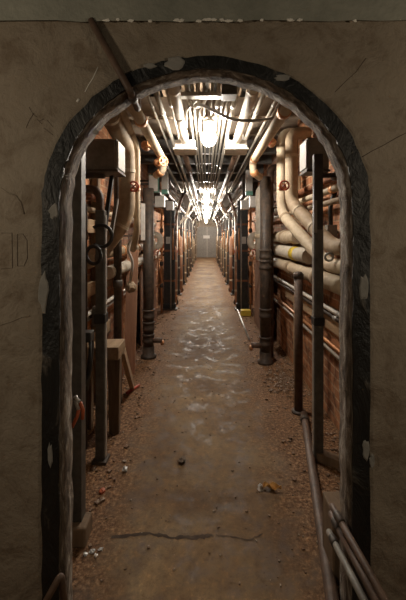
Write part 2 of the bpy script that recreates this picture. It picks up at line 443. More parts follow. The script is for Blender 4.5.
# pale strut and dark box near the top of the opening
t = thing('ceiling_strut', 'pale metal strut hung crosswise near the top of the arch', 'strut', (-.05, 2.42, EYE + .98))
MB().box((-.05, 2.42, EYE + 1.0), (.33, .06, .03)).build('channel', 'palebox', t)
for q in (-.18, .08): MB().tube([(q, 2.42, EYE + 1.01), (q, 2.42, CEIL - .02)], .006, 6).build('hanger_rod', 'galv', t)
t = thing('pull_box', 'dark pull box under the ceiling just inside the arch', 'box', (.15, 2.3, EYE + .93))
MB().box((.155, 2.3, EYE + .975), (.10, .12, .08)).build('box', 'iron', t, bevel=.004)
MB().box((.155, 2.237, EYE + .975), (.088, .008, .07)).build('cover', 'steel', t)
MB().tube([(.155, 2.3, EYE + 1.01), (.155, 2.3, CEIL - .02)], .008, 8).build('hanger_rod', 'galv', t)
# flexible cable sweeping across
o = MB().tube(fillet([W(186, 92, 2.5), W(193, 108, 2.5), W(200, 104, 2.45), W(216, 112, 2.4), W(232, 120, 2.35), W(258, 121, 2.35), W(282, 117, 2.4)], .07), .011, 8).build('cable', 'galv', origin=W(216, 112, 2.5))
tag(o, 'grey cable sweeping across below the conduits before the first bulb', 'cable')
for k, (a, b) in enumerate((((205, 92), (186, 110)), ((209, 94), (198, 112)))):
    pipe_run('offset_conduit', 'short bent conduit stub above the first bulb, %s of two' % ['left', 'right'][k], 'conduit', [W(a[0], a[1] - 4, 2.40), W(*a, 2.45), W(*b, 2.6), W(b[0], b[1] + 18, 2.75)], .010, 'conduit', bend=.03, n=8)
# bulbs
bulbs = [2.95, 7.6, 10.0, 12.5, 15.0, 17.5, 20.0]
for k, d in enumerate(bulbs):
    x = .025 if k == 0 else .01
    z = EYE + .85
    t = thing('light_bulb', ('glowing bare bulb in a ceiling socket, ' + nth(k)), 'lamp', (x, d, z - .08), 'bulbs along the passage')
    MB().lathe((x, d, z), [(.001, -.072), (.03, -.066), (.054, -.044), (.066, -.008), (.060, .028), (.042, .054), (.028, .07)], 18).build('bulb', 'weak_bulb' if k == 0 else 'bulb', t)
    MB().lathe((x, d, z), [(.026, .062), (.036, .066), (.036, .12), (.05, .125), (.05, .15), (.012, .152)], 16).build('socket', 'palebox', t)
    MB().tube([(x, d, z + .14), (x, d, CEIL - .02)], .011, 8).build('stem', 'conduit', t)
    
# ------------------------------------------------------------------ things in the arch, left side
pipe_run('threaded_pipe', 'thin dark pipe slanting down from the lintel into the arch', 'pipe',
         [W(91, 20, 1.187), W(130, 91, 1.18), W(138, 110, 1.345), W(137, 60, 1.42)], .012, 'brown_iron', bend=.02, couple=(.335,), cmat='iron', cl=.04, cr=1.35)
# steel channel just behind the wall
t = thing('steel_post', 'dark grey steel channel post close behind the left arch jamb', 'post', (-.59, 1.56, 0))
x = -.595
MB().box((x, 1.56, 1.27), (.05, .008, 2.36)).box((x - .021, 1.585, 1.27), (.008, .05, 2.36)).box((x + .021, 1.585, 1.27), (.008, .05, 2.36)).build('channel', 'steel', t)
MB().box((x, 1.568, .46), (.036, .02, .86)).build('timber_packing', 'wood', t)
MB().box((x, 1.57, .045), (.11, .10, .09)).build('foot_block', 'old_wood', t, bevel=.01)
# strut pole with black clamp
t = thing('strut_pole', 'grey slotted strut pole with a black clamp on the left', 'pole', W(101, 457, 2.12))
p = W(101, 457, 2.12)
MB().box((p.x, p.y, .78), (.055, .055, 1.56)).build('channel', 'steel', t, bevel=.004)
MB().box((p.x + .03, p.y, .78), (.006, .03, 1.5)).build('slot_strip', 'galv', t)
MB().box((p.x, p.y, EYE - .51), (.072, .072, .06)).build('clamp', 'black', t, bevel=.006)
MB().box((p.x, p.y, .008), (.09, .09, .016)).build('foot_plate', 'iron', t)
pipe_run('riser_pipe', 'brown upright pipe behind the grey strut pole', 'pipe', [(-.72, 2.31, 0), (-.72, 2.31, 1.72), (-.94, 2.31, 1.72)], .028, 'brown_iron', couple=(.3, 1.25), cmat='iron')
pipe_run('riser_pipe', 'slim dark upright pipe left of the grey strut pole', 'pipe', [(-.80, 2.24, 0), (-.80, 2.24, 1.65), (-.96, 2.24, 1.65)], .018, 'iron', couple=(.9, 1.4), cmat='brown_iron')
pipe_run('riser_pipe', 'dark upright pipe standing just behind the timber trestle on the left', 'pipe', [V(-.745, 2.87, 0), V(-.745, 2.87, 2.1), V(-.955, 2.87, 2.1)], .034, 'iron', couple=(.5, 1.0), cmat='steel')
# looped hose hung on the pole
pts = []
for i in range(26):
    a = 2.3 - i / 25 * 4.6; pts.append(W(101 + 11 * math.cos(a), 236 - 11 * math.sin(a) , 2.05 + .0 * i))
o = MB().tube(pts, .011, 8).build('hose_loop', 'black', origin=pts[0]); tag(o, 'black hose half loop hanging on the grey strut pole', 'hose')
o = MB().ring(W(93.5, 255, 2.02), (0.35, 1, 0), .052, .011, 28).build('hose_coil', 'black', origin=W(93.5, 262, 2.02)); tag(o, 'small black hose ring hanging below the half loop', 'hose')
# tilted bars
o = MB().bar(W(112, 176, 2.3), W(105, 227, 2.2), .028, .02).build('pry_bar', 'black', origin=W(105, 227, 2.2), bevel=.003); tag(o, 'black tilted bar hung behind the hose loops', 'bar')
o = MB().bar(W(117, 199, 2.42), W(111, 235, 2.32), .026, .02).build('flat_bar', 'greybox', origin=W(111, 235, 2.32), bevel=.003); tag(o, 'short grey tilted bar right of the black tilted bar', 'bar')
# big box under the lagged pipe
def gear_box(s, label, x0, x1, y0, y1, z0, z1):
    t = thing('equipment_box', label, 'box', ((x0 + x1) / 2, (y0 + y1) / 2, z0))
    c = V((x0 + x1) / 2, (y0 + y1) / 2, (z0 + z1) / 2)
    MB().box(c, (x1 - x0, y1 - y0, z1 - z0)).build('housing', 'greybox', t, bevel=.012)
    MB().box((c.x, y0 - .004, c.z), ((x1 - x0) * .86, .008, (z1 - z0) * .86)).build('front_cover', 'greybox', t, bevel=.003)
    sx = x1 if s < 0 else x0
    MB().box((sx - s * .003, c.y, c.z), (.006, (y1 - y0) * .9, (z1 - z0) * .86)).build('painted_lit_side', 'palebox', t)  # pale skin: bulb light on the aisle side put into the colour
    MB().box((c.x, c.y, z0 - .006), ((x1 - x0) * 1.06, (y1 - y0) * 1.06, .014)).build('bottom_rail', 'iron', t)
    MB().box(((XL if s < 0 else XR) - s * .02, c.y, z0 - .03), (.04, .06, .05)).build('bracket', 'iron', t)
    MB().bar(((XL if s < 0 else XR) - s * .02, c.y, z0 - .025), (c.x, c.y, z0 - .025), .03, .03).build('bracket_arm', 'iron', t)
    return t
gear_box(-1, 'dark grey equipment box under the lagged pipe bend on the left', -.80, -.575, 2.2, 2.4, EYE + .43, EYE + .632)
gear_box(1, 'grey equipment box with lit side painted pale behind the right arch curve', .655, .80, 2.2, 2.36, EYE + .43, EYE + .64)
# large lagged pipe with two bends
pipe_run('lagged_pipe', 'wide tan lagged pipe bending down beside the left equipment box', 'pipe',
         [W(92, 82, 1.75), W(127, 148, 2.62), W(127, 218, 2.62), W(98, 256, 2.55), W(84, 262, 2.5)], .062, 'tan_wrap', bend=.12, couple=(.35, 1.02, 1.45), cmat='cream', cl=.025, cr=1.06, n=18)
pipe_run('lagged_pipe', 'narrow cream lagged pipe running down beside the wide tan one', 'pipe',
         [W(112, 88, 1.85), W(137, 148, 2.75), W(137, 232, 2.75), W(133, 250, 2.9)], .026, 'cream', bend=.10, couple=(.6,), cmat='tan_wrap', cl=.03, cr=1.1)
pipe_run('ceiling_pipe', 'long pale brown pipe sloping from the arch top on the left', 'pipe',
         [(-.43, D1 + .01, EYE + .764), (-.43, 3.42, EYE + .764), (-.43, 3.42, EYE + .66), (-.52, 3.5, EYE + .62)], .036, 'cream', bend=.06, couple=(.93, 2.0, 2.22), cmat='copper', cl=.05, cr=1.2)
pipe_run('ceiling_pipe', 'long pale brown pipe sloping from the arch top on the right', 'pipe',
         [(.475, D1 + .01, EYE + .755), (.475, 3.44, EYE + .755), (.475, 3.44, EYE + .64), (.56, 3.5, EYE + .60)], .036, 'cream', bend=.06, couple=(.75, 2.0, 2.22), cmat='copper', cl=.05, cr=1.2)
# small valve with red body on the lagged pipe
def valve(label, c, s, mat='red', size=1.0, axis=None, group=None, feed=False):
    axis = Vector(axis) if axis else V(-s, 0, 0)
    t = thing('gate_valve', label, 'valve', c, group); c = Vector(c)
    MB().tube([c - V(0, .05, 0) * size, c - V(0, .025, 0) * size, c + V(0, .025, 0) * size, c + V(0, .05, 0) * size], [.022 * size, .032 * size, .032 * size, .022 * size], 10).build('body', 'copper', t)
    MB().tube([c, c + axis * .085 * size], .009 * size, 8).build('stem', 'galv', t)
    if feed: MB().tube([c + V(s * .02 * size, 0, 0), V(XR if s > 0 else XL, c.y, c.z)], .014 * size, 8).build('feed_pipe', 'brown_iron', t)
    h = MB().ring(c + axis * .085 * size, axis, .036 * size, .007 * size, 16, 6)
    u = axis.orthogonal().normalized(); w = axis.cross(u)
    for q in (u, w): h.bar(c + axis * .085 * size - q * .036 * size, c + axis * .085 * size + q * .036 * size, .006 * size, .006 * size)
    h.build('handwheel', mat, t); return t
valve('red wheel valve on the narrow lagged pipe left', W(136, 188, 2.66), -1, axis=(0, -1, 0))
valve('red wheel valve on the lagged pipes at the right', W(282, 187, 2.78), 1, axis=(0, -1, 0))
valve('red wheel valve near the top of the right pipe bend', W(272, 143, 3.2), 1, axis=(-.6, -.8, 0), size=1.2)
valve('copper coloured wheel valve under the left ceiling pipe end', W(158, 163, 3.2), -1, 'copper', axis=(.6, -.8, 0), size=1.2)
valve('copper coloured wheel valve by the left brick wall top', W(146, 146, 3.1), -1, 'copper', axis=(.6, -.8, 0), size=1.3)

# wall runs, left
def wall_run(label, x, z, r, mat, y0, y1, cm=None, couple=(), name='wall_pipe', group=None):
    return pipe_run(name, label, 'pipe', [(x, y0, EYE + z), (x, y1, EYE + z)], r, mat, couple=couple, cmat=cm, group=group, n=12)
wall_run('slim bright conduit along the left brick wall at knee height', -.86, -.57, .016, 'bright_conduit', D1 + .02, 5.8, 'galv', (.9, 2, 3))
wall_run('second slim conduit just below along the left brick wall', -.88, -.62, .014, 'galv', D1 + .02, 5.8, 'iron', (1.1, 2.2))
wall_run('white lagged pipe on the left wall ending near the standpipe', -.80, -.30, .055, 'white_wrap', 2.75, 5.6, 'cream', (.8, 1.6))
wall_run('tan wooden coloured pipe above the white lagged pipe, left wall', -.82, -.14, .045, 'tan_wrap', 2.6, 5.6, 'copper', (.7, 1.4))
wall_run('rusty pipe along the left wall behind the strut pole', -.89, .30, .03, 'rust', D1 + .02, 5.6, 'iron', (1, 2))
wall_run('pale pipe high on the left wall behind the box', -.88, .20, .022, 'cream', D1 + .02, 5.8, 'copper', (1, 1.6))
# wall runs, right
wall_run('pale lagged pipe on the right wall, topmost of three', .84, -.01, .062, 'cream', 3.1, 6.1, 'tan_wrap', (.5,))
t = wall_run('pale lagged pipe with yellow tape, middle of three, right wall', .84, -.165, .065, 'white_wrap', 2.75, 6.0, 'tan_wrap', (1.5,))
MB().tube([(.84, 3.08, EYE - .165), (.84, 3.22, EYE - .165)], .0665, 16).build('tape', 'yellow', t)['label'] = 'yellow tape'
wall_run('long pale lagged pipe on the right wall, lowest of three', .84, -.31, .058, 'cream', D1 + .02, 6.0, 'tan_wrap', (1.2, 2.0))
wall_run('slim bright conduit along the right wall below the lagged pipes', .88, -.52, .015, 'bright_conduit', D1 + .02, 5.9, 'galv', (.9, 1.8, 2.6))
wall_run('dark slim pipe just below the bright conduit, right wall', .89, -.565, .016, 'iron', D1 + .02, 5.9, 'galv', (1.0,))
wall_run('slim rusty conduit low on the right brick wall', .90, -.78, .014, 'copper', D1 + .02, 5.9, 'galv', (.8, 1.4))
wall_run('slim grey conduit low on the right brick wall', .905, -.83, .013, 'conduit', D1 + .02, 5.9, 'galv', (1.5,))
wall_run('upper pale pipe on the right wall behind the lagged bends', .87, .32, .024, 'cream', D1 + .02, 6.0, 'copper', (1, 2))
wall_run('lower pale pipe on the right wall behind the lagged bends', .87, .235, .022, 'tan_wrap', D1 + .02, 6.0, 'copper', (.7, 1.6))
wall_run('rusty pipe high on the right wall under the grey box', .89, .41, .026, 'rust', D1 + .02, 6.0, 'iron', (1, 2))
# lagged bends right
pipe_run('lagged_pipe', 'front tan lagged pipe elbowing down across the right wall', 'pipe',
         [V(.90, 2.95, EYE + .89), W(291.5, 133, 2.95), W(291.5, 203, 2.95), W(334, 248, 2.26), V(.87, 1.7, EYE - .03)], .054, 'tan_wrap', bend=.10, couple=(.33, .9, 1.2), cmat='cream', cl=.025, cr=1.06, n=18)
pipe_run('lagged_pipe', 'rear cream lagged pipe elbowing down across the right wall', 'pipe',
         [V(.92, 3.25, EYE + .98), W(282, 133, 3.2), W(282, 214, 3.2), W(328, 265, 2.42), V(.875, 1.8, EYE - .18)], .05, 'cream', bend=.12, couple=(.3, 1.0), cmat='tan_wrap', cl=.025, cr=1.06, n=18)
# strap hose, panel, pliers, bench (left, low)
o = MB().tube(fillet([W(84, 386, 1.85), W(82, 345, 1.82), W(87, 329, 1.8), W(92, 342, 1.82), W(90, 362, 1.86), W(86, 390, 1.9)], .05), .014, 8).build('hanging_hose', 'black', origin=W(84, 386, 1.85)); tag(o, 'black hose folded over beside the left steel post', 'hose')
o = MB().box((-.90, 2.05, .37), (.02, .75, .74), Matrix.Rotation(-.06, 3, 'Y')).build('board', 'panel_board', origin=(-.88, 2.05, 0)); tag(o, 'brown board leaning on the left wall behind the strut pole', 'board')
t = thing('pliers', 'orange handled pliers hanging at the left post', 'pliers', W(79, 424, 1.50))
for q, pts in enumerate(([W(80, 402, 1.5), W(83, 410, 1.5), W(82.5, 419, 1.5)], [W(79, 409, 1.5), W(77, 417, 1.5), W(72, 427, 1.5)])):
    MB().tube(pts, .008, 8).build('handle', 'orange', t)
MB().tube([W(80, 402, 1.5), W(77, 400, 1.5), W(75, 396, 1.5)], .009, 8).tube([W(79, 409, 1.5), W(77, 404, 1.5), W(76, 400, 1.5)], .010, 8).build('jaw', 'galv', t)
t = thing('timber_trestle', 'rough timber trestle with a slanting brace standing by the left wall', 'trestle', (-.68, 2.5, 0))
MB().box((-.755, 2.45, .585), (.30, .20, .09)).build('top_board', 'wood', t, bevel=.006)
MB().box((-.65, 2.42, .27), (.09, .06, .54), taper=.75).build('leg', 'old_wood', t, bevel=.005)
MB().box((-.86, 2.48, .27), (.06, .05, .54)).build('leg', 'old_wood', t)
MB().bar((-.615, 2.50, .56), (-.67, 3.10, .02), .035, .055).build('brace', 'wood', t)
o = MB().tube([(-.70, 3.0, .015), (-.62, 3.16, .015)], .012, 8).build('red_rod', 'red', origin=(-.66, 3.08, 0)); tag(o, 'short red rod on the floor by the slanting trestle brace', 'rod')
t = thing('switch_box', 'small dark box on the left wall above the timber trestle', 'box', (-.80, 2.55, EYE - .68))
MB().box((-.80, 2.55, EYE - .60), (.09, .07, .15)).build('box', 'iron', t, bevel=.004)
MB().box((-.80, 2.511, EYE - .60), (.078, .008, .135)).build('cover', 'steel', t)
MB().bar((XL, 2.56, EYE - .60), (-.84, 2.56, EYE - .60), .03, .03).build('bracket', 'iron', t)
# planks by standpipe
o = MB().box(W(132, 330, 3.5) * 0 + V(-.76, 3.45, .63), (.11, .03, 1.26), Matrix.Rotation(.03, 3, 'Y')).build('plank', 'plank', origin=(-.76, 3.45, 0)); tag(o, 'upright pinkish plank standing left of the left standpipe', 'plank')
o = MB().box(V(-.84, 3.3, .55), (.05, .08, 1.1)).build('timber_stud', 'rust', origin=(-.84, 3.3, 0)); tag(o, 'narrow reddish stud left of the pinkish plank', 'stud')
o = MB().blob(W(131, 287, 3.3), (.055, .06, .055), 7, .12, 12, 8).build('lagging_lump', 'yellow', origin=W(131, 293, 3.3)); o.data.materials[0] = M['tan_wrap']; tag(o, 'tan lump of wrapping on the pipe above the plank', 'wrapping')
o = MB().tube(fillet([W(130, 283, 3.28), W(133, 262, 3.2), W(127, 248, 3.1), W(134, 236, 3.1), W(137, 225, 3.0)], .06), .014, 8).build('flexible_hose', 'palebox', origin=W(130, 283, 3.28)); tag(o, 'pale flexible hose above the tan lump', 'hose')
# white gauge board behind
p = W(143, 222, 3.7)
t = thing('sight_gauge', 'white upright gauge strip left of the left standpipe', 'gauge', p - V(0, 0, .2))
MB().box(p, (.045, .03, .40)).build('strip', 'palebox', t, bevel=.004)
for q in (-.15, .15): MB().bar(p + V(-.02, .01, q), V(XL, p.y + .01, p.z + q), .02, .02).build('bracket', 'iron', t)
# timber rails and small boxes fixed on the walls
for s, x, z, y0, y1, lab in ((-1, XL + .025, EYE - .43, 1.5, 3.35, 'tan timber rail fixed along the left wall above the knee high conduits'), (-1, XL + .025, EYE - .86, 1.5, 3.3, 'lower tan timber rail fixed along the left wall behind the trestle'),
                            (-1, XL + .025, EYE + .08, 1.6, 3.4, 'upper tan timber rail fixed along the left wall behind the hoses'),
                            (1, XR - .02, EYE - .64, 1.5, 3.9, 'tan timber rail fixed along the right brick wall between the conduits')):
    o = MB().box((x, (y0 + y1) / 2, z), (.04, y1 - y0, .11)).build('timber_rail', 'wood', origin=(x, (y0 + y1) / 2, z - .055), bevel=.004); tag(o, lab, 'rail')
o = MB().box((XR - .03, 3.45, 1.0), (.05, .08, 2.0)).build('timber_stud', 'wood', origin=(XR - .03, 3.45, 0)); tag(o, 'upright tan timber stud on the right wall before the standpipe', 'stud')
o = MB().box((XL + .03, 2.9, .95), (.05, .09, 1.9)).build('timber_stud', 'old_wood', origin=(XL + .03, 2.9, 0)); tag(o, 'dark upright timber stud on the left wall behind the trestle', 'stud')
t = thing('cable_box', 'black cable box hung low beside the left steel post', 'box', W(87, 341, 1.72))
MB().box(W(87, 336, 1.72), (.055, .06, .05)).build('box', 'black', t, bevel=.004)
MB().tube(fillet([W(85, 338, 1.7), W(80, 360, 1.7), W(83, 388, 1.72), W(91, 372, 1.74), W(90, 341, 1.72)], .06), .008, 8).build('cable', 'black', t)
MB().bar(W(87, 336, 1.74), V(XL, 1.74, W(87, 336, 1.74).z), .02, .02).build('bracket', 'iron', t)

# standpipes
def standpipe(label, x, d, r, zt, s, hubs, mat):
    t = thing('standpipe', label, 'pipe', (x, d, 0))
    MB().tube([(x, d, .02), (x, d, zt)], r, 18).build('pipe', mat, t)
    MB().lathe((x, d, 0), [(.001, 0), (r * 1.45, 0), (r * 1.45, .025), (r * 1.1, .035), (r * 1.1, .12), (r * 1.02, .13)], 18).build('floor_flange', 'iron', t)
    for z in hubs:
        MB().lathe((x, d, z), [(r * 1.0, -.05), (r * 1.14, -.045), (r * 1.14, -.02), (r * 1.06, -.01), (r * 1.06, .03), (r * 1.16, .035), (r * 1.16, .05), (r, .055)], 18).build('hub', 'iron', t)
    st = MB().tube([(x - s * r * .8, d - .02, .2), (x - s * (r + .10), d - .02, .2)], .028, 10).build('drain_stub', 'brown_iron', t)
    MB().tube([(x - s * (r + .10), d - .02, .2), (x - s * (r + .10), d - .02, .15)], .02, 10).build('tap', 'copper', st)
    return t
standpipe('dark iron standpipe with hubs standing on the left floor', -.665, 3.93, .062, 1.95, -1, (.22, .36, .50), 'iron')
standpipe('dark iron standpipe with hubs standing on the right floor', .655, 3.75, .06, 2.05, 1, (.24, .55, 1.08, 1.20), 'iron')
pipe_run('riser_pipe', 'slimmer brown pipe close behind the right standpipe', 'pipe', [(.745, 3.95, 0), (.745, 3.95, 2.2), (.93, 3.95, 2.2)], .04, 'brown_iron', couple=(.4, 1.2, 1.7), cmat='iron')
pipe_run('riser_pipe', 'white upright pipe left of the right standpipe', 'pipe', [(.66, 4.22, 1.1), (.66, 4.22, 2.0), (.93, 4.22, 2.0)], .045, 'white_wrap', couple=(.3,), cmat='cream')
# right posts
t = thing('pipe_bollard', 'brown capped pipe post standing before the right brick wall', 'post', (.735, 2.70, 0))
MB().tube([(.735, 2.70, 0), (.735, 2.70, 1.09)], .033, 14).build('pipe', 'brown_iron', t)
MB().lathe((.735, 2.70, 1.06), [(.034, 0), (.040, .005), (.040, .04), (.025, .055), (.001, .06)], 14).build('cap', 'iron', t)
MB().lathe((.735, 2.70, 0), [(.001, 0), (.055, 0), (.055, .015), (.034, .02)], 14).build('foot', 'iron', t)
t = thing('strut_pole', 'grey strut post with a black band near the right jamb', 'pole', (.70, 2.13, 0))
MB().box((.70, 2.13, .72), (.055, .055, 1.44)).build('channel', 'steel', t, bevel=.004)
MB().box((.672, 2.13, .72), (.006, .03, 1.4)).build('slot_strip', 'galv', t)
MB().box((.70, 2.13, EYE - .53), (.066, .066, .05)).build('band', 'black', t, bevel=.004)
MB().box((.70, 2.13, 1.66), (.052, .05, .5)).box((.672, 2.11, 1.66), (.006, .01, .5)).build('upper_channel', 'black_steel', t, bevel=.004)
MB().box((.675, 2.098, 1.52), (.02, .006, .2)).build('face_plate', 'greybox', t)
MB().bar((.70, 2.13, .03), (.86, 2.02, .03), .06, .05).build('foot_stub', 'old_wood', t)
t = thing('pipe_hook', 'grey ring clip beside the right strut post', 'clip', W(328, 258, 2.2))
MB().ring(W(329, 257, 2.2), (.2, 1, 0), .024, .008, 18).build('ring', 'galv', t)
MB().tube([W(333, 254, 2.2), W(340, 252, 2.3), V(.945, 2.4, W(340, 252, 2.3).z)], .008, 8).build('arm', 'galv', t)
t = thing('switch_box', 'grey conduit box with black cable near the right jamb', 'box', W(330, 240, 2.4))
MB().box(W(331, 232, 2.4), (.07, .06, .10)).build('box', 'greybox', t, bevel=.004)
MB().tube(fillet([W(331, 226, 2.4), W(330, 205, 2.38), W(336, 190, 2.4), V(.94, 2.45, EYE + .36)], .06), .016, 8).build('cable', 'black', t)
MB().bar(W(331, 232, 2.42), V(XR, 2.45, W(331, 232, 2.42).z), .02, .02).build('bracket', 'iron', t)
# long pipe on the floor and the leaning trio
pipe_run('floor_pipe', 'long rusty pipe lying on the floor from the right posts', 'pipe', [V(.755, 2.62, .028), V(.47, 1.25, .024), V(.40, .92, .024)], .026, 'brown_iron', couple=(.08,), cmat='iron', cr=1.3)
trio = [((329, 532), (366, 604), .012, 'greybox', 'pale grey pipe, innermost of three poking through the doorway on the right'),
        ((331, 514), (377, 602), .013, 'brown_iron', 'brown pipe, middle of three poking through the doorway on the right'),
        ((332, 506), (387, 604), .012, 'brown_iron', 'brown pipe, outermost of three poking through the doorway on the right')]
for i, (a, b, r, mt, lab) in enumerate(trio):
    p = W(*a, 1.355 - .02 * i); q = W(*b, 1.0 - .02 * i)
    e = q + (q - p) * .35
    pipe_run('loose_pipe', lab, 'pipe', [p, e], r, mt, 'pipes lying through the doorway', couple=(.06,), cmat='iron', cr=1.3, cl=.05)
o = MB().box((.575, 1.43, .14), (.13, .13, .28)).build('timber_block', 'old_wood', origin=(.545, 1.43, 0), bevel=.008); tag(o, 'dark timber block behind the right jamb under the loose pipe ends', 'block')
t = thing('trestle_bar', 'low dark trestle by the wall right of the doorway', 'trestle', (.6, .75, 0))
zt = min((W(354, 606, 1.06) + (W(354, 606, 1.06) - W(316, 512, 1.7)) * .2).z, .3) - .03
MB().box((.62, .80, .29), (.5, .05, .04)).build('rail', 'old_wood', t)
for x in (.42, .82): MB().box((x, .80, .135), (.05, .05, .27)).build('leg', 'old_wood', t)
t = thing('bent_pipe', 'rusty bent bar standing at the foot of the left jamb', 'pipe', W(52, 612, 1.16))
MB().tube(fillet([W(40, 612, 1.12), W(61, 574, 1.16), W(66, 612, 1.17)], .02), .011, 8).build('bar', 'brown_iron', t)

# ------------------------------------------------------------------ panels and boxes between standpipes and the row of columns
def junction_box(label, c, s3, mat='palebox', cover='palebox', s=1, base=False):
    c = Vector(c); t = thing('junction_box', label, 'box', c - V(0, 0, s3[2] / 2))
    MB().box(c, s3).build('box', mat, t, bevel=.005)
    MB().box(c - V(0, s3[1] / 2 + .004, 0), (s3[0] * .9, .008, s3[2] * .9)).build('cover', cover, t)
    if base: MB().box(c - V(0, 0, s3[2] / 2 + .03), (s3[0] * 1.05, s3[1], .055)).build('base_box', 'green', t)['label'] = 'green base box'
    wx = XR if s > 0 else XL
    MB().bar((wx, c.y, c.z), (c.x + s * s3[0] / 2, c.y, c.z), .025, .025).build('bracket', 'iron', t)
    return t
junction_box('white junction box, nearer of two at head height left', W(160, 202, 4.6), (.13, .12, .15), s=-1)
junction_box('white junction box, farther of two at head height left', W(170, 206, 5.3), (.11, .12, .14), s=-1)
junction_box('pale green tinted panel box above the left junction boxes', W(154, 184, 4.3), (.12, .10, .22), 'green', 'palebox', s=-1)
junction_box('white panel box with green base high on the left', W(165, 181, 4.6), (.085, .08, .24), 'palebox', 'palebox', s=-1, base=True)
junction_box('white junction box, nearer of two at head height right', W(254, 202, 4.6), (.12, .12, .15), s=1)
junction_box('white junction box, farther of two at head height right', W(245, 205, 5.3), (.13, .12, .14), s=1)
junction_box('pale panel box with green base high on the right', W(249, 181, 4.9), (.095, .08, .30), 'palebox', 'palebox', s=1, base=True)
for s in (-1, 1):
    wx = XL if s < 0 else XR
    o = MB().box((wx - s * .14, 4.95, .56), (.02, 1.25, 1.12), Matrix.Rotation(-s * -.02, 3, 'Y')).build('board', 'panel_board', origin=(wx - s * .14, 4.95, 0)); tag(o, 'tall brown board standing along the %s wall past the standpipe' % SIDE[s], 'board')
    pipe_run('lagged_elbow', 'white lagged elbow above the %s brown board' % SIDE[s], 'pipe', [(wx - s * .02, 5.3, 1.42), (wx - s * .26, 5.3, 1.42), (wx - s * .26, 5.3, 1.22), (wx - s * .02, 5.3, 1.22)], .05, 'white_wrap', bend=.1, couple=(.1,), cmat='cream')
    pipe_run('lagged_elbow', 'cream lagged elbow nearer than the white one on the %s' % SIDE[s], 'pipe', [(wx - s * .02, 4.75, 1.36), (wx - s * .22, 4.75, 1.36), (wx - s * .22, 4.75, 1.2)], .045, 'cream', bend=.1, couple=(.1,), cmat='tan_wrap')
    for k, (d, z, c, a) in enumerate(((4.5, 1.22, 'red', -1), (4.75, 1.10, 'rust', -1), (5.1, 1.16, 'red', -1), (5.5, 1.05, 'copper', -1))):
        valve('%s wheel valve above the brown board on the %s, %s' % ({'red': 'red', 'rust': 'rusty', 'copper': 'copper coloured'}[c], SIDE[s], nth(k)), (wx - s * .16, d, z), s, c, 1.15, axis=(-s * .75, -.66, 0), feed=True)
    o = MB().tube(fillet([(wx - s * .03, 4.3, 1.0), (wx - s * .25, 4.3, 1.05), (wx - s * .30, 4.7, 1.22), (wx - s * .22, 5.3, 1.0), (wx - s * .24, 5.7, .6), (wx - s * .03, 5.75, .5)], .15), .009, 8).build('cable', 'copper', origin=(wx - s * .24, 5.7, .6)); tag(o, 'thin reddish cable drooping over the brown board on the ' + SIDE[s], 'cable')
    # white vertical rod with small valve
    pipe_run('slim_riser', 'slim white upright pipe with a cross fitting above the %s board' % SIDE[s], 'pipe', [(wx - s * .24, 4.35, 1.30), (wx - s * .24, 4.35, 1.78), (wx, 4.35, 1.78)], .013, 'white_wrap', couple=(.28,), cmat='white_wrap', cr=2.2, cl=.035, bend=.03)
o = MB().box((.70, 6.0, .05), (.17, .14, .10)).build('yellow_block', 'yellow', origin=(.70, 6.0, 0), bevel=.008); tag(o, 'yellow block on the floor at the foot of the first right column', 'block')
o = MB().tube([W(249, 340, 4.56) + V(0, 0, .014), V(.585, 6.3, .03)], .014, 8).build('metal_rod', 'galv', origin=W(249, 340, 4.56)); tag(o, 'thin pale rod lying on the floor near the yellow block', 'rod')

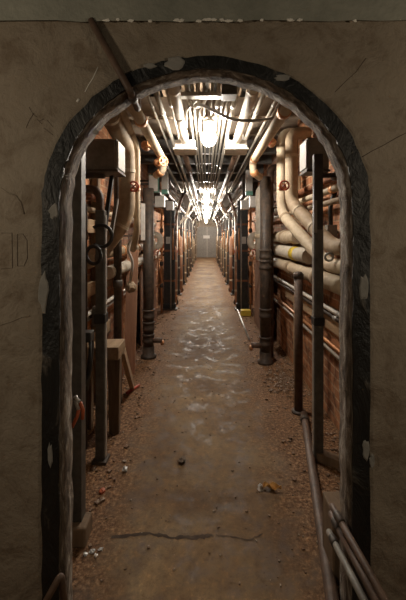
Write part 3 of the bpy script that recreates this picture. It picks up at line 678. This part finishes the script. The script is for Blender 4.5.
# ------------------------------------------------------------------ the row of columns down the passage
bays = [6.5, 8.1, 9.8, 11.6, 13.4, 15.3, 17.3, 19.4]
for s in (-1, 1):
    wx = XL if s < 0 else XR; sd = SIDE[s]
    for k, d in enumerate(bays):
        rnd = random.Random(100 * k + s)
        x = s * (.71 + rnd.uniform(-.02, .02)); wd = .20 if k == 0 else .16
        t = thing('steel_column', 'black steel column in the row on the %s, %s' % (sd, nth(k)), 'column', (x, d, 0), 'black columns on the %s' % sd)
        MB().box((x, d - .05, 1.04), (wd, .016, 2.08)).box((x, d + .05, 1.04), (wd, .016, 2.08)).box((x, d, 1.04), (.016, .10, 2.08)).build('post', 'black_steel', t)
        MB().box((x, d, .012), (wd + .10, .22, .024)).build('base_plate', 'iron', t)
        MB().box((x, d, .07), (wd + .04, .13, .09)).build('base_collar', 'black', t, bevel=.01)
        if k < 5:
            for zz in (.55 + .1 * (k % 2), 1.12, 1.62): MB().box((x, d, zz), (wd + .012, .125, .035)).build('strap', 'galv' if k % 2 else 'rust', t)
            MB().tube([(x - s * .03, d - .072, .03), (x - s * .03, d - .072, 2.0)], .013, 8).build('cable_pipe', 'galv', t)
            MB().box((x + s * .02, d - .085, 1.32 - .12 * (k % 2)), (.075, .05, .13)).build('outlet', 'palebox', t)
            MB().tube([(x - s * .07, d - .07, .95), (x - s * .07, d - .07, 1.55)], .016, 8).build('sleeve', 'copper', t)
        MB().bar((x, d, 2.02), (wx, d, 2.02), .05, .05).build('wall_arm', 'black_steel', t)
        # tan lagged riser just past the column
        y = d + .38
        pipe_run('lagged_riser', 'tan lagged riser behind a black column on the %s, %s' % (sd, nth(k)), 'pipe', [(s * .63, y, 0), (s * .63, y, 1.2 + .2 * (k % 2)), (wx, y, 1.2 + .2 * (k % 2))], .045, rnd.choice(['plank', 'tan_wrap', 'old_wood']), 'lagged risers on the %s' % sd, bend=.12, couple=(.3, .9), cmat='cream', cl=.04, cr=1.1)
        y = d - .30
        mt = rnd.choice(['galv', 'bright_conduit', 'copper', 'iron', 'white_wrap'])
        pipe_run('slim_riser', 'slim %s riser before a black column, %s side, %s' % ({'galv': 'grey', 'bright_conduit': 'pale', 'copper': 'copper coloured', 'iron': 'dark', 'white_wrap': 'white'}[mt], sd, nth(k)), 'pipe',
                 [(s * .81, y, 0), (s * .81, y, 1.9 - .1 * (k % 3)), (wx, y, 1.9 - .1 * (k % 3))], .018, mt, 'slim risers on the %s' % sd, bend=.05, couple=(.5, .95 + rnd.uniform(-.1, .3), 1.5), cmat=rnd.choice(['rust', 'iron', 'galv', 'iron']), cr=1.9, cl=.08)
        # white branch dropping from the ceiling
        bx, bz, bt, bl = rnd.uniform(.36, .6), rnd.uniform(.55, .84), rnd.uniform(0, .5), rnd.uniform(.6, 1.4)
        y = d + .75
        pipe_run('branch_pipe', 'bent branch pipe dropping from the ceiling on the %s, %s' % (sd, nth(k)), 'pipe',
                 [(s * bx, y - .2, EYE + .86), (s * (bx + .1), y, EYE + bz), (s * (.62 + .3 * bt), y + .1, EYE + bz - .3), (s * (.64 + .2 * bt), y + .1, bl), (wx - s * .002, y + .1, bl)], .026, rnd.choice(['white_wrap', 'iron', 'bright_conduit', 'brown_iron']), 'branch pipes on the %s' % sd, bend=.12, couple=(.45, .9, 1.3), cmat='galv')
        z = EYE + .30 + rnd.uniform(-.06, .06)
        junction_box('white junction box on the %s above head height behind column, %s' % (sd, nth(k)), (s * .70, d + .2, z), (.12, .12, .15), s=s)['group'] = 'junction boxes on the %s' % sd
        c = rnd.choice(['red', 'rust', 'red', 'copper'])
        valve('%s wheel valve at hip height on the %s, by column %s' % ({'red': 'red', 'rust': 'rusty', 'copper': 'copper coloured'}[c], sd, nth(k)), (s * .72, d + .62, 1.0 + rnd.uniform(-.1, .15)), s, c, 1.4, axis=(-s * .75, -.66, 0), group='valves on the %s' % sd, feed=True)
        pipe_run('lagged_elbow', 'white lagged elbow beyond the black column on the %s, %s' % (sd, nth(k)), 'pipe', [(wx, y + .35, 1.34), (s * .68, y + .35, 1.34), (s * .68, y + .35, 1.02), (wx, y + .35, 1.02)], .05, 'white_wrap', 'lagged elbows on the %s' % sd, bend=.12, couple=(.08,), cmat='cream')
        o = MB().box((wx - s * .12, d + .9, .42), (.02, .9, .84)).build('board', rnd.choice(['panel_board', 'old_wood']), origin=(wx - s * .12, d + .9, 0)); tag(o, 'low brown board between columns on the %s, %s' % (sd, nth(k)), 'board', 'low boards on the %s' % sd)
        o = MB().lathe((s * .64, d + .5, 0), [(.001, 0), (.07, 0), (.075, .06), (.05, .10), (.05, .2), (.001, .2)], 12).build('floor_stub', 'black', origin=(s * .64, d + .5, 0)); tag(o, 'black capped pipe stub on the floor on the %s, %s' % (sd, nth(k)), 'stub', 'floor stubs on the %s' % sd)
    # long service pipes high on each side
    for q, (xx, zz, r, mt, cl_) in enumerate(((.82, .58, .05, 'iron', 'dark'), (.66, .70, .04, 'iron', 'dark'), (.86, .78, .045, 'white_wrap', 'white lagged'), (.66, .97, .03, 'brown_iron', 'brown'), (.78, .95, .035, 'conduit', 'pale'))):
        pipe_run('service_pipe', '%s service pipe running high along the %s side, %s outwards' % (cl_, sd, ['fourth', 'second', 'last', 'first', 'third'][q]), 'pipe', [(s * xx, 5.7 + .1 * q, CEIL - .09), (s * xx, 5.7 + .1 * q, EYE + zz), (s * xx, END - .02, EYE + zz)], r, mt, 'high service pipes on the %s' % sd, couple=(1, 3, 5.5, 8.5, 12), cmat='brown_iron' if mt != 'white_wrap' else 'cream')
    t = thing('cable_tray', 'dark cable tray hung under the beams on the %s' % sd, 'tray', (s * .5, 10, EYE + .88))
    MB().box((s * .5, 14, EYE + .885), (.18, 14, .012)).box((s * .5 - .09, 14, EYE + .91), (.01, 14, .06)).box((s * .5 + .09, 14, EYE + .91), (.01, 14, .06)).build('tray', 'black_steel', t)
    for j in range(5): MB().tube([(s * .5, 7.5 + j * 3.2, EYE + .88), (s * .5, 7.5 + j * 3.2, CEIL - .02)], .007, 6).build('hanger_rod', 'galv', t)

# ------------------------------------------------------------------ litter on the floor
deb = MB(); rnd = random.Random(77)
for i in range(2600):
    y = D1 + 6.5 * rnd.random() ** 1.4 + .05
    s = rnd.choice((-1, 1)); x = s * (.93 - abs(rnd.gauss(0, .17)))
    if rnd.random() < .25: x = rnd.uniform(-.6, .6)
    k = rnd.choice((.003, .004, .005, .007, .010, .014)) * (1 if abs(x) > .5 else .45)
    a = rnd.uniform(0, 6.28)
    deb.box((x, y, k * .4), (k * rnd.uniform(.8, 2.2), k * rnd.uniform(.8, 1.8), k * .8), Matrix.Rotation(a, 3, 'Z'))
o = deb.build('floor_litter', 'chip'); o['kind'] = 'stuff'; o['label'] = 'brick and paint chips strewn over the brown floor along both walls'; o['category'] = 'debris'
def at(px, py, h=0): return W(px, py, EYE * F / (py - 236)) + V(0, 0, h)
def bit(name, label, cat, px, py, s3, mat, seed, amp=.3):
    p = at(px, py); o = MB().blob(p + V(0, 0, s3[2] * .8), s3, seed, amp).build(name, mat, origin=p); return tag(o, label, cat)
bit('stone', 'small dark stone alone in the middle of the floor', 'stone', 182, 462, (.028, .03, .013), 'pebble', 1)
bit('white_scrap', 'crumpled white scrap beside the dry leaf', 'scrap', 260, 489, (.014, .02, .014), 'foil', 2, .5)
bit('white_scrap', 'small grey white pebble near the left of the floor', 'scrap', 125, 471, (.016, .016, .014), 'foil', 3)
bit('orange_scrap', 'small orange scrap on the floor at the left', 'scrap', 102, 492, (.016, .02, .008), 'orange', 4)
for i, (px, py, w_) in enumerate(((85, 555, .008), (92, 552, .012), (101, 550, .010), (96, 556, .006))):
    bit('foil_scrap', 'shiny scrap of foil by the foot of the left steel post', 'scrap', px, py, (w_, .008, .005), 'foil', 10 + i, .5)['group'] = 'foil scraps by the left post'
# dry leaf: curled thin body with stalk
p = at(272, 490); lf = MB(); vs = []; N = 9
for i in range(N):
    t_ = i / (N - 1); w_ = .022 * math.sin(math.pi * (.08 + .92 * t_)) * (1 + .35 * math.sin(t_ * 14))
    for j in (-1, 0, 1): vs.append(p + V(-.05 + .10 * t_, j * w_ + .01 * math.sin(5 * t_), .006 + .018 * abs(j) + .010 * math.sin(9 * t_ + j)))
lf.add(vs, [(i * 3 + j, i * 3 + j + 1, (i + 1) * 3 + j + 1, (i + 1) * 3 + j) for i in range(N - 1) for j in range(2)])
t = thing('dry_leaf', 'curled orange brown dry leaf on the right half of the floor', 'leaf', p)
o = lf.build('blade', 'leaf', t); sm = o.modifiers.new('thick', 'SOLIDIFY'); sm.thickness = .002
MB().tube([p + V(-.05, 0, .01), p + V(-.075, .01, .008)], .002, 6).build('stalk', 'old_wood', t)
# rubble heap on the right
rb = MB(); rnd = random.Random(9)
for i in range(150):
    q = at(283, 383); k = rnd.uniform(.006, .026)
    rb.blob(q + V(rnd.gauss(0, .07), rnd.gauss(0, .2), k * .2), (k, k * .8, k * .35), i, .4, 6, 4)
o = rb.build('rubble', 'chip'); o['kind'] = 'stuff'; o['label'] = 'small heap of pale rubble at the right wall past the posts'; o['category'] = 'rubble'
# crack across the floor
rnd = random.Random(21)
def crack(pts, r):
    P = []
    for (a, b) in zip(pts, pts[1:]):
        for i in range(8):
            t_ = i / 8; P.append(at(a[0] + (b[0] - a[0]) * t_ + rnd.uniform(-1, 1), a[1] + (b[1] - a[1]) * t_ + rnd.uniform(-.8, .8)))
    rs = [r * rnd.uniform(.3, 1.2) for _ in P]
    vs = []
    for p, q in zip(P, rs): vs += [p + V(0, -q, .0008), p + V(0, q, .0008)]
    return MB().add(vs, [(2 * i, 2 * i + 2, 2 * i + 3, 2 * i + 1) for i in range(len(P) - 1)])
fo = bpy.data.objects['floor']
m = crack([(112, 537), (150, 534), (175, 538), (200, 537), (215, 535)], .011); m.build('crack', 'pencil', fo)
m = crack([(215, 535), (250, 540), (264, 533)], .004); m.build('crack', 'pencil', fo)

# ------------------------------------------------------------------ light, camera, view
def lamp(name, kind, loc, energy, color, size, rot=(0, 0, 0)):
    l = bpy.data.lights.new(name, kind); l.energy = energy; l.color = color
    if kind == 'AREA': l.size = size
    else: l.shadow_soft_size = size
    o = bpy.data.objects.new(name, l); COL.objects.link(o); o.location = loc; o.rotation_euler = rot; return o
lamp('wall_fill_light', 'POINT', (-1.6, .2, 1.8), 22, (1, .84, .62), .10)  # added fill light out of view, brightens the wall left of the arch
lamp('wall_fill_light', 'POINT', (1.6, .2, 1.65), 19, (1, .84, .62), .10)  # second added fill out of view, for the wall right of the arch
w = bpy.data.worlds.new('World'); S.world = w; w.use_nodes = True
w.node_tree.nodes['Background'].inputs[0].default_value = (1, .88, .74, 1)
w.node_tree.nodes['Background'].inputs[1].default_value = .012
cd = bpy.data.cameras.new('Camera'); cam = bpy.data.objects.new('Camera', cd); COL.objects.link(cam)
cam.location = (0, 0, EYE); cam.rotation_euler = (math.radians(90), 0, 0)
cd.sensor_fit = 'VERTICAL'; cd.sensor_height = 36; cd.lens = F / 600 * 36
cd.shift_x = -3 / 600; cd.shift_y = -64 / 600; cd.clip_start = .02
S.camera = cam
S.view_settings.view_transform = 'Standard'; S.view_settings.look = 'None'
S.view_settings.exposure = .12; S.view_settings.gamma = 1; S.view_settings.use_curve_mapping = False
S.cycles.use_denoising = True
S.cycles.max_bounces = 8
S.cycles.sample_clamp_indirect = 6
